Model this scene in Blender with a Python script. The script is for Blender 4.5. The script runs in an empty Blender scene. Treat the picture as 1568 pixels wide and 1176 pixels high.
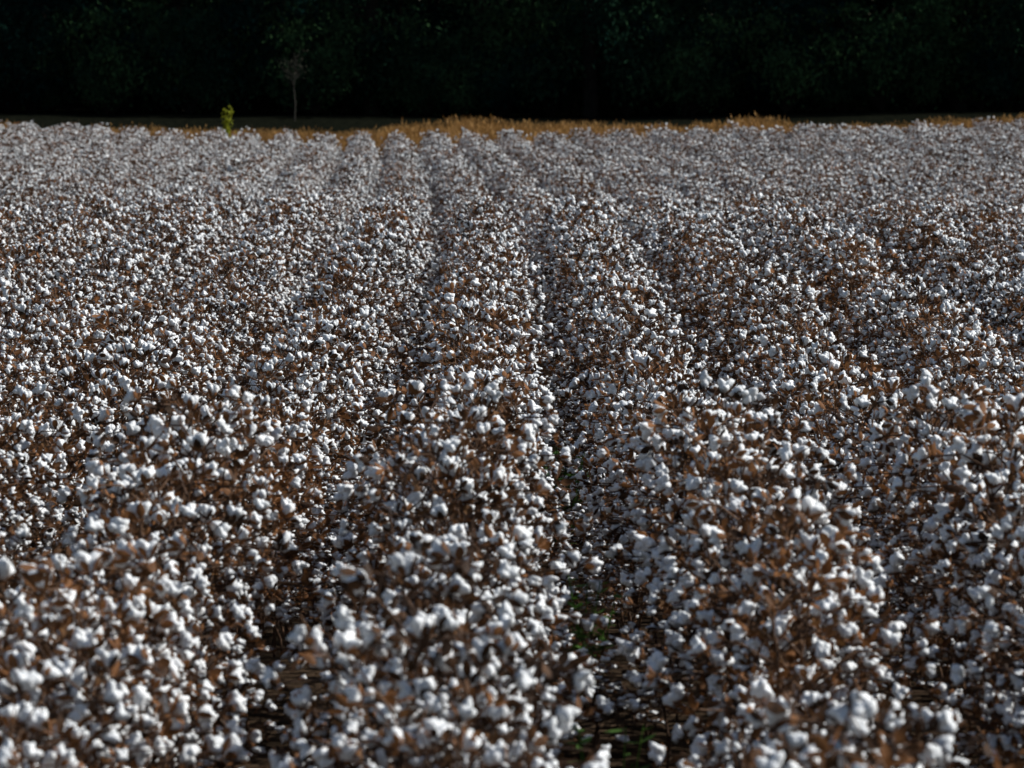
import bpy, math, random
import numpy as np
from mathutils import Vector, Matrix, noise, Euler
random.seed(7); rng=np.random.default_rng(7)
scene=bpy.context.scene
FPX=8711.0; CAMZ=2.8; PLANT_H=0.9

# ---------------- terrain ----------------
K=[(-60,1.7),(6,1.68),(13,1.62),(16,1.54),(19,1.40),(21,1.33),(22,1.37),(23,1.48),(25,1.63),(28,1.70),(33,1.71),(38,1.67),(44,1.61),(51,1.56),(57,1.58),
   (63,1.80),(75,2.01),(90,2.09),(110,2.08),(125,2.02),(140,1.97),(150,1.93),(154,1.75),(158,1.50),(164,1.15),(170,0.80),(176,0.66),(200,0.6),(260,0.4),(900,-3)]
gy=np.arange(-60,900,0.5)
gd=np.interp(gy,[k[0] for k in K],[k[1] for k in K])
ker=np.hanning(5); ker/=ker.sum()
gds=np.convolve(np.pad(gd,2,mode='edge'),ker,mode='valid')
def ground(x,y):
    x=np.asarray(x,float); y=np.asarray(y,float)
    yy=y-0.18*x*np.clip(1-np.abs(y-24)/20,0,1)   # the near crest runs slightly askew to the rows
    z=CAMZ-PLANT_H-np.interp(yy,gy,gds)
    u=x+2.5
    w=np.where(u<0,12.0,16.0)
    b=np.minimum(0.40*(u/w)**2,0.7)
    r=np.clip((y-70)/80,0,1)
    r2=np.clip((y-155)/10,0,1)
    z=z+b*r*(1-0.7*r2)
    z=z+0.04*np.sin(x*0.35+y*0.13)*np.clip(y/60,0,1)
    return z
def curve(y):
    return -1.1*(max(0,(y-40))/80.0)**1.6

# ---------------- materials ----------------
def newmat(name):
    m=bpy.data.materials.new(name); m.use_nodes=True
    nt=m.node_tree
    for n in list(nt.nodes): nt.nodes.remove(n)
    return m,nt
def foliage_mat(name,c1,c2,scale=20,trans=0.25,rough=0.8,bump=0.0,objvar=0.25,spec=.2,bscale=200):
    m,nt=newmat(name); N=nt.nodes; L=nt.links
    out=N.new('ShaderNodeOutputMaterial')
    tc=N.new('ShaderNodeTexCoord')
    no=N.new('ShaderNodeTexNoise'); no.inputs['Scale'].default_value=scale; no.inputs['Detail'].default_value=3
    L.new(tc.outputs['Object'],no.inputs['Vector'])
    oi=N.new('ShaderNodeObjectInfo')
    ad=N.new('ShaderNodeMath'); ad.operation='MULTIPLY_ADD'; ad.inputs[1].default_value=objvar*2; 
    L.new(oi.outputs['Random'],ad.inputs[0]); 
    sub=N.new('ShaderNodeMath'); sub.operation='SUBTRACT'; sub.inputs[1].default_value=objvar
    L.new(no.outputs['Fac'],sub.inputs[0]); L.new(sub.outputs[0],ad.inputs[2])
    cr=N.new('ShaderNodeValToRGB'); cr.color_ramp.elements[0].position=0.3; cr.color_ramp.elements[1].position=0.7
    cr.color_ramp.elements[0].color=(*c1,1); cr.color_ramp.elements[1].color=(*c2,1)
    L.new(ad.outputs[0],cr.inputs[0])
    p=N.new('ShaderNodeBsdfPrincipled'); p.inputs['Roughness'].default_value=rough
    p.inputs['Specular IOR Level'].default_value=spec
    L.new(cr.outputs[0],p.inputs['Base Color'])
    if bump>0:
        n2=N.new('ShaderNodeTexNoise'); n2.inputs['Scale'].default_value=bscale; n2.inputs['Detail'].default_value=2
        L.new(tc.outputs['Object'],n2.inputs['Vector'])
        b=N.new('ShaderNodeBump'); b.inputs['Strength'].default_value=bump; b.inputs['Distance'].default_value=0.01
        L.new(n2.outputs['Fac'],b.inputs['Height']); L.new(b.outputs[0],p.inputs['Normal'])
    if trans>0:
        t=N.new('ShaderNodeBsdfTranslucent')
        L.new(cr.outputs[0],t.inputs['Color'])
        mx=N.new('ShaderNodeMixShader'); mx.inputs[0].default_value=trans
        L.new(p.outputs[0],mx.inputs[1]); L.new(t.outputs[0],mx.inputs[2]); L.new(mx.outputs[0],out.inputs[0])
    else: L.new(p.outputs[0],out.inputs[0])
    return m
M_cot=foliage_mat('cotton_lint',(0.72,0.74,0.75),(0.92,0.93,0.93),22,0.0,1.0,0.6,0.12,spec=.0,bscale=140)
M_bur=foliage_mat('dry_bur',(0.035,0.017,0.008),(0.23,0.098,0.034),25,0.2,0.7)
M_stem=foliage_mat('cotton_stem',(0.04,0.022,0.014),(0.13,0.07,0.038),20,0.0)
M_leaf=foliage_mat('dry_leaf',(0.04,0.021,0.010),(0.19,0.092,0.036),18,0.2)
M_weed=foliage_mat('weed_leaf',(0.04,0.10,0.015),(0.10,0.2,0.03),8,0.3)
M_grass=foliage_mat('golden_grass',(0.20,0.105,0.03),(0.44,0.25,0.085),3,0.3)
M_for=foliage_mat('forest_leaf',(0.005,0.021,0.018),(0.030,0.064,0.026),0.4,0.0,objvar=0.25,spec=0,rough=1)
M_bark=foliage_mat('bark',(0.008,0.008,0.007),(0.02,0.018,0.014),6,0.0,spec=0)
M_pale=foliage_mat('pale_bark',(0.02,0.019,0.015),(0.045,0.04,0.03),6,0.0)
M_paleleaf=foliage_mat('pale_leaf',(0.03,0.03,0.02),(0.05,0.047,0.03),6,0.1)
M_yel=foliage_mat('yellow_leaf',(0.24,0.28,0.02),(0.42,0.42,0.03),6,0.35)
m,nt=newmat('soil'); M_soil=m
N=nt.nodes;L=nt.links
out=N.new('ShaderNodeOutputMaterial'); p=N.new('ShaderNodeBsdfPrincipled'); p.inputs['Roughness'].default_value=0.95; p.inputs['Specular IOR Level'].default_value=0.0
tc=N.new('ShaderNodeTexCoord'); n1=N.new('ShaderNodeTexNoise'); n1.inputs['Scale'].default_value=6; n1.inputs['Detail'].default_value=8
L.new(tc.outputs['Object'],n1.inputs['Vector'])
cr=N.new('ShaderNodeValToRGB'); cr.color_ramp.elements[0].position=.35; cr.color_ramp.elements[1].position=.7
cr.color_ramp.elements[0].color=(.02,.014,.009,1); cr.color_ramp.elements[1].color=(.075,.05,.032,1)
L.new(n1.outputs['Fac'],cr.inputs[0])
# ground cover with forest shade painted into its colour, by and under the woods (y > ~163 m)
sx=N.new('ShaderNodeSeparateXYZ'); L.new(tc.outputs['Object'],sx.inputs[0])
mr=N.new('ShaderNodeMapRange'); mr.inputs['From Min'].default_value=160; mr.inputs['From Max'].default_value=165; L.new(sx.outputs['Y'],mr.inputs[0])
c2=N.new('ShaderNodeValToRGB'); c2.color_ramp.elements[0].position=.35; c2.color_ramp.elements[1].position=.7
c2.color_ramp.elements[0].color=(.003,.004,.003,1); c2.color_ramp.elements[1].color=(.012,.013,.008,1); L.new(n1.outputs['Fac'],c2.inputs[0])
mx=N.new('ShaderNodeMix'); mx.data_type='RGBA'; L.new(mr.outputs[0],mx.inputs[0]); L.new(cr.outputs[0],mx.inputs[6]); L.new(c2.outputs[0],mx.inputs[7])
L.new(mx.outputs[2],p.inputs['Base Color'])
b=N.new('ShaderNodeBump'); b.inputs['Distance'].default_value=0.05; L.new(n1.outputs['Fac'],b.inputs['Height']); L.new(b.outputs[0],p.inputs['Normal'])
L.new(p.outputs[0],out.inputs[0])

# ---------------- mesh builder ----------------
class MB:
    def __init__(s): s.v=[];s.f=[];s.m=[];s.n=0
    def add(s,v,f,mi):
        v=np.asarray(v,float); s.v.append(v)
        for q in f: s.f.append(tuple(i+s.n for i in q)); s.m.append(mi)
        s.n+=len(v)
    def tube(s,pts,rad,mi,k=4):
        pts=[Vector(p) for p in pts]; vs=[];fs=[]
        for i,pt in enumerate(pts):
            d=(pts[min(i+1,len(pts)-1)]-pts[max(i-1,0)]).normalized()
            a=d.orthogonal().normalized(); b=d.cross(a)
            for j in range(k):
                t=2*math.pi*j/k; vs.append(pt+(a*math.cos(t)+b*math.sin(t))*rad[i])
        for i in range(len(pts)-1):
            for j in range(k):
                fs.append((i*k+j,i*k+(j+1)%k,(i+1)*k+(j+1)%k,(i+1)*k+j))
        s.add([tuple(v) for v in vs],fs,mi)
    def build(s,name,mats,smooth=True):
        me=bpy.data.meshes.new(name)
        me.from_pydata(np.concatenate(s.v).tolist(),[],s.f)
        for m in mats: me.materials.append(m)
        me.polygons.foreach_set('material_index',s.m)
        me.polygons.foreach_set('use_smooth',[smooth]*len(s.f))
        me.update()
        return bpy.data.objects.new(name,me)

import bmesh
def ico(sub):
    bm=bmesh.new(); bmesh.ops.create_icosphere(bm,subdivisions=sub,radius=1)
    v=np.array([x.co[:] for x in bm.verts]); f=[tuple(q.index for q in p.verts) for p in bm.faces]; bm.free(); return v,f
ICO_V,ICO_F=ico(2)
def boll_proto(seed):
    r=random.Random(seed); vs=[];fs=[];n=0
    k=r.choice([3,4,4,5])
    for i in range(k):
        a=2*math.pi*i/k+r.uniform(-.3,.3); tilt=r.uniform(0.5,1.1)
        S=np.array([r.uniform(.40,.55),r.uniform(.40,.55),r.uniform(.55,1.0)])
        off=Vector((r.uniform(0,99),r.uniform(0,99),0))
        disp=np.array([noise.noise(Vector(q)*1.6+off)*0.45+noise.noise(Vector(q)*4.5+off)*0.28 for q in ICO_V])
        v=ICO_V*S*(1+disp)[:,None]
        v[:,2]+=0.45
        R=np.array(Matrix.Rotation(a,3,'Z')@Matrix.Rotation(tilt,3,'Y'))
        v=v@R.T
        vs.append(v); fs+= [tuple(x+n for x in q) for q in ICO_F]; n+=len(v)
    return np.concatenate(vs),fs
BOLLS=[boll_proto(i) for i in range(12)]
def bur_proto(seed):
    r=random.Random(seed+100); vs=[];fs=[];n=0
    k=r.choice([4,5,5])
    for i in range(k):
        a=2*math.pi*i/k+r.uniform(-.3,.3); ln=r.uniform(1.0,1.8); w=r.uniform(.25,.42); sp=r.uniform(.3,1.1)
        pts=[]
        for t,ww in ((0,.15),(.35,1),(.7,.75),(1,.02)):
            rr=ln*(math.sin(t*sp+.1))*1.1+.1; z=-.35+ln*t*math.cos(sp*t)*.8
            for sgn in (-1,0,1):
                x=rr+ (0.18*ww if sgn==0 else 0); y=sgn*w*ww
                pts.append((x*math.cos(a)-y*math.sin(a),x*math.sin(a)+y*math.cos(a),z+r.uniform(-.06,.06)))
        for q in range(3):
            for j in range(2):
                b0=q*3+j; fs.append((n+b0,n+b0+1,n+b0+4,n+b0+3))
        vs+=pts; n+=12
    return np.array(vs),fs
BURS=[bur_proto(i) for i in range(6)]

def place(proto,pos,axis,s,spin):
    v,f=proto
    q=Vector((0,0,1)).rotation_difference(axis)
    R=np.array(q.to_matrix()@Matrix.Rotation(spin,3,'Z'))
    return (v*s)@R.T+np.array(pos),f

def cotton_plant(seed,nb=16,boll_p=0.9,leafn=8):
    r=random.Random(seed); mb=MB()
    H=r.uniform(.82,.95); lx,ly=r.uniform(-.08,.08),r.uniform(-.08,.08)
    def stem(t): return Vector((lx*t*t+.012*math.sin(t*9+seed),ly*t*t+.012*math.cos(t*8),H*t))
    ts=[i/7 for i in range(8)]
    mb.tube([stem(t) for t in ts],[.007*(1-.7*t) for t in ts],2,5)
    a=r.uniform(0,6.28)
    sites=[(stem(1.0),Vector((r.uniform(-.4,.4),r.uniform(-.4,.4),1)))]
    for i in range(nb):
        t=.25+.73*((i+.5)/nb)**.85; a+=2.4+r.uniform(-.4,.4)
        ln=(.10+.27*(1-t)**.7*1.15)*r.uniform(.6,1.25)
        d=Vector((math.cos(a),math.sin(a),0)); b0=stem(t)
        p1=b0+d*ln*.5+Vector((0,0,ln*.35)); p2=b0+d*ln+Vector((r.uniform(-.02,.02),r.uniform(-.02,.02),ln*.42-.01))
        mb.tube([b0,p1,p2],[.004,.0034,.0026],2,3)
        sites.append((p2,(d*r.uniform(.3,1.2)+Vector((r.uniform(-.5,.5),r.uniform(-.5,.5),r.uniform(-.5,1.1))))))
        if ln>.16 and r.random()<.75:
            sites.append((p1+Vector((r.uniform(-.03,.03),r.uniform(-.03,.03),.03)),Vector((r.uniform(-1,1),r.uniform(-1,1),r.uniform(-.3,1)))))
        if r.random()<.5:
            e=p1+Vector((r.uniform(-.07,.07),r.uniform(-.07,.07),r.uniform(.04,.13))); mb.tube([p1,e],[.0026,.0016],2,3)
    for pos,ax in sites:
        ax=ax.normalized(); s=.018+.0145*r.random()
        if r.random()<boll_p:
            v,f=place(r.choice(BOLLS),pos+ax*s*.3,ax,s*1.0,r.uniform(0,6)); mb.add(v,f,0)
            v,f=place(r.choice(BURS),pos,ax,max(s,.024)*1.08,r.uniform(0,6)); mb.add(v,f,1)
        else:
            v,f=place(r.choice(BURS),pos,ax,s*1.15,r.uniform(0,6)); mb.add(v,f,1)
    for i in range(leafn):
        t=r.uniform(.2,1); a=r.uniform(0,6.28); rr=r.uniform(.02,.1+.22*(1-t))
        c=stem(t)+Vector((math.cos(a)*rr,math.sin(a)*rr,r.uniform(-.03,.05))); s=r.uniform(.009,.020)
        R=Euler((r.uniform(0,6),r.uniform(0,6),r.uniform(0,6))).to_matrix()
        pts=[(-1,-.2,.5),(-.3,-.9,-.4),(.9,-.5,.5),(1.3,.4,-.4),(0,1,.6),(-.9,.6,-.5),(0,0,0)]
        vs=[tuple(c+R@(Vector(q)*s*r.uniform(.6,1.3))) for q in pts]
        mb.add(vs,[(0,1,6),(1,2,6),(2,3,6),(3,4,6),(4,5,6),(5,0,6)],3)
    return mb.build('cotton_plant_variant',[M_cot,M_bur,M_stem,M_leaf])

def proto_coll(name,objs):
    c=bpy.data.collections.new(name)
    for i,o in enumerate(objs):
        o.name='%s_%02d'%(o.name,i); c.objects.link(o)
    return c
def instancer(name,coll,pts,rots,scls,idx):
    me=bpy.data.meshes.new(name); me.from_pydata([tuple(p) for p in pts],[],[])
    a=me.attributes.new('rot','FLOAT_VECTOR','POINT'); a.data.foreach_set('vector',np.asarray(rots,float).ravel())
    a=me.attributes.new('scl','FLOAT_VECTOR','POINT'); a.data.foreach_set('vector',np.asarray(scls,float).ravel())
    a=me.attributes.new('idx','INT','POINT'); a.data.foreach_set('value',np.asarray(idx,int))
    ob=bpy.data.objects.new(name,me); scene.collection.objects.link(ob)
    g=bpy.data.node_groups.new(name+'_gn','GeometryNodeTree')
    g.interface.new_socket('Geometry',in_out='INPUT',socket_type='NodeSocketGeometry')
    g.interface.new_socket('Geometry',in_out='OUTPUT',socket_type='NodeSocketGeometry')
    N=g.nodes;L=g.links
    gi=N.new('NodeGroupInput');go=N.new('NodeGroupOutput')
    ci=N.new('GeometryNodeCollectionInfo'); ci.inputs['Collection'].default_value=coll
    ci.inputs['Separate Children'].default_value=True; ci.inputs['Reset Children'].default_value=True
    ip=N.new('GeometryNodeInstanceOnPoints'); ip.inputs['Pick Instance'].default_value=True
    def na(nm,t):
        n=N.new('GeometryNodeInputNamedAttribute'); n.data_type=t; n.inputs['Name'].default_value=nm; return n.outputs['Attribute']
    er=N.new('FunctionNodeEulerToRotation'); L.new(na('rot','FLOAT_VECTOR'),er.inputs[0])
    L.new(gi.outputs[0],ip.inputs['Points']); L.new(ci.outputs[0],ip.inputs['Instance'])
    L.new(na('idx','INT'),ip.inputs['Instance Index']); L.new(er.outputs[0],ip.inputs['Rotation'])
    L.new(na('scl','FLOAT_VECTOR'),ip.inputs['Scale']); L.new(ip.outputs[0],go.inputs[0])
    md=ob.modifiers.new('instances','NODES'); md.node_group=g
    return ob

# ---------------- cotton field ----------------
NV=16
variants=[]
for i in range(NV):
    if i<8: variants.append(cotton_plant(i,17+i%4,.91,11))
    else: variants.append(cotton_plant(i,16+i%4,.62,18))
cc=proto_coll('cotton_plants',variants)
pts=[];rots=[];scl=[];idx=[]
D0=8.5; D1=151.0
def addp(x,y,h,w,lean):
    if abs(x)>0.09*y+4: return
    pat=noise.noise(Vector((x*.35,y*.16,2)))*1.2+random.gauss(0,.25)
    idx.append(random.randrange(8,NV) if pat>.07 else random.randrange(0,8))
    pts.append((x,y)); scl.append((w,w,h)); rots.append((random.gauss(0,.10),random.gauss(0,lean),random.uniform(0,6.28)))
for k in range(-24,25):
    x0=0.28+0.485+k*0.97
    y=D0+random.random()*.1
    while y<D1:
        y+=random.uniform(.09,.17)
        x=x0+curve(y)+random.gauss(0,.04)
        if noise.noise(Vector((x*.9+31,y*.8,5.0)))<-.50: continue
        h=1.04+.20*noise.noise(Vector((k*3.1,y*.45,0)))+.16*noise.noise(Vector((k*7.7,y*2.2,9)))+random.gauss(0,.05)
        addp(x,y,h,h*random.uniform(.88,1.06),.10)
    # low spreading side plants on the shoulders of the row
    y=D0
    while y<D1:
        y+=random.uniform(.16,.34)
        sgn=random.choice((-1,1)); o_=random.uniform(.16,.31); x=x0+curve(y)+sgn*o_
        h=(.76-.34*(o_-.16)/.15)*random.uniform(.85,1.1)
        addp(x,y,h,random.uniform(.7,.9),.16)
        if random.random()<.22:   # fallen branches lying low in the furrow middle
            addp(x0+curve(y)+sgn*random.uniform(.38,.50),y,random.uniform(.25,.42),random.uniform(.7,.9),.25)
pts=np.array(pts); z=ground(pts[:,0],pts[:,1])
instancer('cotton_field',cc,np.column_stack([pts,z]),rots,scl,idx)
print('cotton plants',len(pts))

# ---------------- ground ----------------
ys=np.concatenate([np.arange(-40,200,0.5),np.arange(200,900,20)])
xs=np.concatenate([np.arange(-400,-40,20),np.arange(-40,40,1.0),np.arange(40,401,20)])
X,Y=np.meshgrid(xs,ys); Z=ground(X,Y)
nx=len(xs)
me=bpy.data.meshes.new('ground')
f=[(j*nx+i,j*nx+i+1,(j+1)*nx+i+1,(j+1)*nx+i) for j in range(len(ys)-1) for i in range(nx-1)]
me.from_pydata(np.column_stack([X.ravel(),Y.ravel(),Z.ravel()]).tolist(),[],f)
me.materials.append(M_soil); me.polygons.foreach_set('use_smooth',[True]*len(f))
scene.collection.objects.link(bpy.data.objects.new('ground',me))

# ---------------- weeds in furrows ----------------
def weed(seed):
    r=random.Random(seed+500); mb=MB()
    for i in range(7):
        a=r.uniform(0,6.28); h=r.uniform(.15,.42); e=Vector((math.cos(a)*.08,math.sin(a)*.08,h))
        mb.tube([(0,0,0),e*.5,e],[.004,.003,.002],0,3)
        for j in range(9):
            t=r.uniform(.3,1); b=r.uniform(0,6.28); c=e*t; d=Vector((math.cos(b),math.sin(b),r.uniform(-.2,.8))).normalized()
            s=r.uniform(.03,.06); side=d.cross(Vector((0,0,1))).normalized()*s*.3
            mb.add([tuple(c),tuple(c+d*s*.5+side),tuple(c+d*s),tuple(c+d*s*.5-side)],[(0,1,2,3)],0)
    return mb.build('weed_variant',[M_weed],False)
wc=proto_coll('weeds',[weed(i) for i in range(4)])
wp=[];wr=[];ws=[];wi=[]
for y,x0,n,s in [(20.0,.30,4,1.25),(15.6,1.26,3,1.3),(16.4,.27,2,1.1),(30.5,.28,3,1.3),(34,.29,2,1.2)]:
    for i in range(n):
        wp.append((x0+random.gauss(0,.03),y+random.gauss(0,.2))); q=s*random.uniform(.7,1.1)
        ws.append((q,q,q)); wr.append((0,0,random.uniform(0,6))); wi.append(random.randrange(4))
wp=np.array(wp)
instancer('green_weeds',wc,np.column_stack([wp,ground(wp[:,0],wp[:,1])]),wr,ws,wi)

# ---------------- golden grass ----------------
def tuft(seed):
    r=random.Random(seed+900); mb=MB()
    for i in range(60):
        a=r.uniform(0,6.28); h=r.uniform(.3,.75); ln=r.uniform(.05,.3); bx,by=r.gauss(0,.14),r.gauss(0,.14)
        d=Vector((math.cos(a),math.sin(a),0)); sd=Vector((-d.y,d.x,0))*.006
        b=Vector((bx,by,0)); m_=b+d*ln*.3+Vector((0,0,h*.6)); e=b+d*ln+Vector((0,0,h))
        mb.add([tuple(b-sd),tuple(b+sd),tuple(m_+sd),tuple(m_-sd),tuple(e)],[(0,1,2,3),(3,2,4)],0)
        if i%4==0:
            w=Vector((-d.y,d.x,0))*.02; up=Vector((d.x*.04,d.y*.04,.09))
            mb.add([tuple(e-up*.5),tuple(e+w),tuple(e+up),tuple(e-w)],[(0,1,2,3)],0)
    return mb.build('grass_tuft_variant',[M_grass],False)
gc=proto_coll('grass_tufts',[tuft(i) for i in range(5)])
gp=[];gr=[];gs=[];gi_=[]
for i in range(15000):
    x=random.uniform(-26,26); y=random.uniform(151.5,163)
    n=noise.noise(Vector((x*.5,y*.4,3)))+.5*noise.noise(Vector((x*1.7,y*1.1,8)))
    q=(0.74+.40*n)*random.uniform(.45,1.3)
    if n<-.3 and random.random()<.35: continue
    if y>159: q*=1-.1*(y-159)
    if x<-3.5: q*=.65
    if x>8: q*=.78
    gp.append((x,y)); gs.append((q,q,q)); gr.append((random.gauss(0,.1),random.gauss(0,.1),random.uniform(0,6.28))); gi_.append(random.randrange(5))
gp=np.array(gp)
instancer('golden_grass',gc,np.column_stack([gp,ground(gp[:,0],gp[:,1])]),gr,gs,gi_)

# ---------------- forest ----------------
def leaf_cluster(mb,c,rad,n,ls,mi,r,flat=.75):
    vs=[];fs=[]
    for i in range(n):
        p_=Vector((r.gauss(0,.45),r.gauss(0,.45),r.gauss(0,.45)*flat))*rad+c
        R=Euler((r.uniform(0,6),r.uniform(0,6),r.uniform(0,6))).to_matrix(); s=ls*r.uniform(.6,1.3)
        b=len(vs)
        for q in ((-1,0,0),(0,-.5,.12),(1,0,0),(0,.5,.12)): vs.append(tuple(p_+R@(Vector(q)*s)))
        fs.append((b,b+1,b+2,b+3))
    mb.add(vs,fs,mi)
def tree(seed,H=15):
    r=random.Random(seed+40); mb=MB()
    tp=[Vector((r.uniform(-.2,.2)*i*.4,r.uniform(-.2,.2)*i*.4,H*.85*i/6)) for i in range(7)]
    mb.tube(tp,[.26*(1-.85*i/6) for i in range(7)],1,8)
    for i in range(46):
        t=.10+.88*(i/46); k=min(5,int(t*6)); b=tp[k].lerp(tp[k+1],t*6-k) if t<1 else tp[6]
        a=r.uniform(0,6.28); ln=(1-abs(t-.4)*1.1)*r.uniform(1.8,3.8)
        e=b+Vector((math.cos(a)*ln,math.sin(a)*ln,ln*r.uniform(-.1,.5))); m_=b.lerp(e,.5)+Vector((0,0,.2))
        mb.tube([b,m_,e],[.07*(1-t*.6),.045*(1-t*.6),.012],1,4)
        for q in (.45,.75,1.0):
            leaf_cluster(mb,b.lerp(e,q)+Vector((r.gauss(0,.3),r.gauss(0,.3),r.gauss(0,.2))),r.uniform(.5,1.0),60,.10,0,r)
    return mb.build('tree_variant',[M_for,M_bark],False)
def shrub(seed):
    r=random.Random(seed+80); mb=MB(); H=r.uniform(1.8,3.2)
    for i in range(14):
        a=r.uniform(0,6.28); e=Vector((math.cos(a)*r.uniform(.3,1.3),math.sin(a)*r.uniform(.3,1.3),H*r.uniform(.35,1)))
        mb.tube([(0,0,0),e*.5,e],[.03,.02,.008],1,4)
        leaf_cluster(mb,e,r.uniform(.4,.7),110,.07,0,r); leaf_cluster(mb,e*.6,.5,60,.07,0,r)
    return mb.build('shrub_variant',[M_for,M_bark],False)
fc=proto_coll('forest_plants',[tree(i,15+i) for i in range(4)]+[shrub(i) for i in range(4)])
fp=[];fr=[];fs_=[];fi=[]
for row in range(8):
    yb=177+row*5
    x=-50-random.random()*3
    while x<66:
        x+=random.uniform(3.0,4.6); fp.append((x,yb+random.uniform(-1.8,1.8))); q=random.uniform(.85,1.15)
        fs_.append((q,q,q)); fr.append((0,0,random.uniform(0,6.28))); fi.append(4+random.randrange(4))
for i in range(620):
    fp.append((random.uniform(-45,50),random.choice([random.uniform(175.5,179),random.uniform(179,210)]))); q=random.uniform(.6,1.4)
    fs_.append((q,q,q)); fr.append((0,0,random.uniform(0,6.28))); fi.append(random.randrange(4))
fp=np.array(fp)
instancer('forest',fc,np.column_stack([fp,ground(fp[:,0],fp[:,1])]),fr,fs_,fi)

# ---------------- sapling + yellow shrub ----------------
def px2x(px,d): return (px-784)/FPX*d
r=random.Random(3); mb=MB()
pts_=[Vector((0,0,0)),Vector((.03,0,.55)),Vector((-.02,0,1.05)),Vector((.04,0,1.6)),Vector((.0,0,2.1))]
mb.tube(pts_,[.03,.025,.02,.013,.005],0,6)
for i in range(22):
    t=r.uniform(.38,.97)*4; k=int(t); b=pts_[k].lerp(pts_[k+1],t-k); a=r.uniform(0,6.28); ln=r.uniform(.3,.8)*(1.25-t/5)
    e=b+Vector((math.cos(a)*ln*.85,math.sin(a)*ln*.85,ln*.65))
    mb.tube([b,b.lerp(e,.5)+Vector((0,0,-.03)),e],[.009,.007,.004],0,4)
    for j in range(2):
        c=b.lerp(e,r.uniform(.4,.9)); e2=c+Vector((r.uniform(-.2,.2),r.uniform(-.2,.2),r.uniform(.05,.25))); mb.tube([c,e2],[.005,.003],0,3)
        leaf_cluster(mb,e2,.12,2,.03,1,r)
    leaf_cluster(mb,e,.14,3,.03,1,r)
o=mb.build('sapling_tree',[M_pale,M_paleleaf],False); x=px2x(451,170); o.location=(x,170,float(ground(x,170))-.05); scene.collection.objects.link(o)
mb=MB(); r=random.Random(5)
for i in range(6):
    e=Vector((r.uniform(-.13,.13),r.uniform(-.1,.1),r.uniform(.7,1.15))); mb.tube([(0,0,0),e*.5+Vector((r.uniform(-.04,.04),0,0)),e],[.012,.009,.004],0,4)
    for q in (.5,.65,.8,1): leaf_cluster(mb,e*q,.12,10,.05,1,r,1.2)
o=mb.build('yellow_shrub',[M_bark,M_yel],False); x=px2x(347,159); o.location=(x,159,float(ground(x,159))-.03); scene.collection.objects.link(o)

# ---------------- light ----------------
az=math.radians(82); el=math.radians(38)
S=Vector((math.cos(el)*math.sin(az),math.cos(el)*math.cos(az),math.sin(el)))
sd=bpy.data.lights.new('sun','SUN'); sd.energy=5.0; sd.angle=math.radians(.5); sd.color=(1,.98,.94)
so=bpy.data.objects.new('sun',sd); so.rotation_euler=S.to_track_quat('Z','Y').to_euler(); so.location=(30,60,60); scene.collection.objects.link(so)
w=bpy.data.worlds.new('World'); scene.world=w; w.use_nodes=True
nt=w.node_tree; bg=nt.nodes['Background']; sk=nt.nodes.new('ShaderNodeTexSky'); sk.sky_type='NISHITA'; sk.sun_disc=False
sk.sun_elevation=el; sk.sun_rotation=az; nt.links.new(sk.outputs[0],bg.inputs[0]); bg.inputs[1].default_value=.066
scene.view_settings.view_transform='Standard'; scene.view_settings.look='None'; scene.view_settings.exposure=0

# ---------------- camera ----------------
cd=bpy.data.cameras.new('camera'); cd.sensor_width=36; cd.lens=FPX/1568*36; cd.clip_start=.5; cd.clip_end=3000
co=bpy.data.objects.new('camera',cd); co.location=(0,0,CAMZ)
co.rotation_euler=(math.radians(90)-math.atan((588-100)/FPX),0,0)
cd.dof.use_dof=True; cd.dof.focus_distance=33; cd.dof.aperture_fstop=(cd.lens/1000)/.021
scene.collection.objects.link(co); scene.camera=co
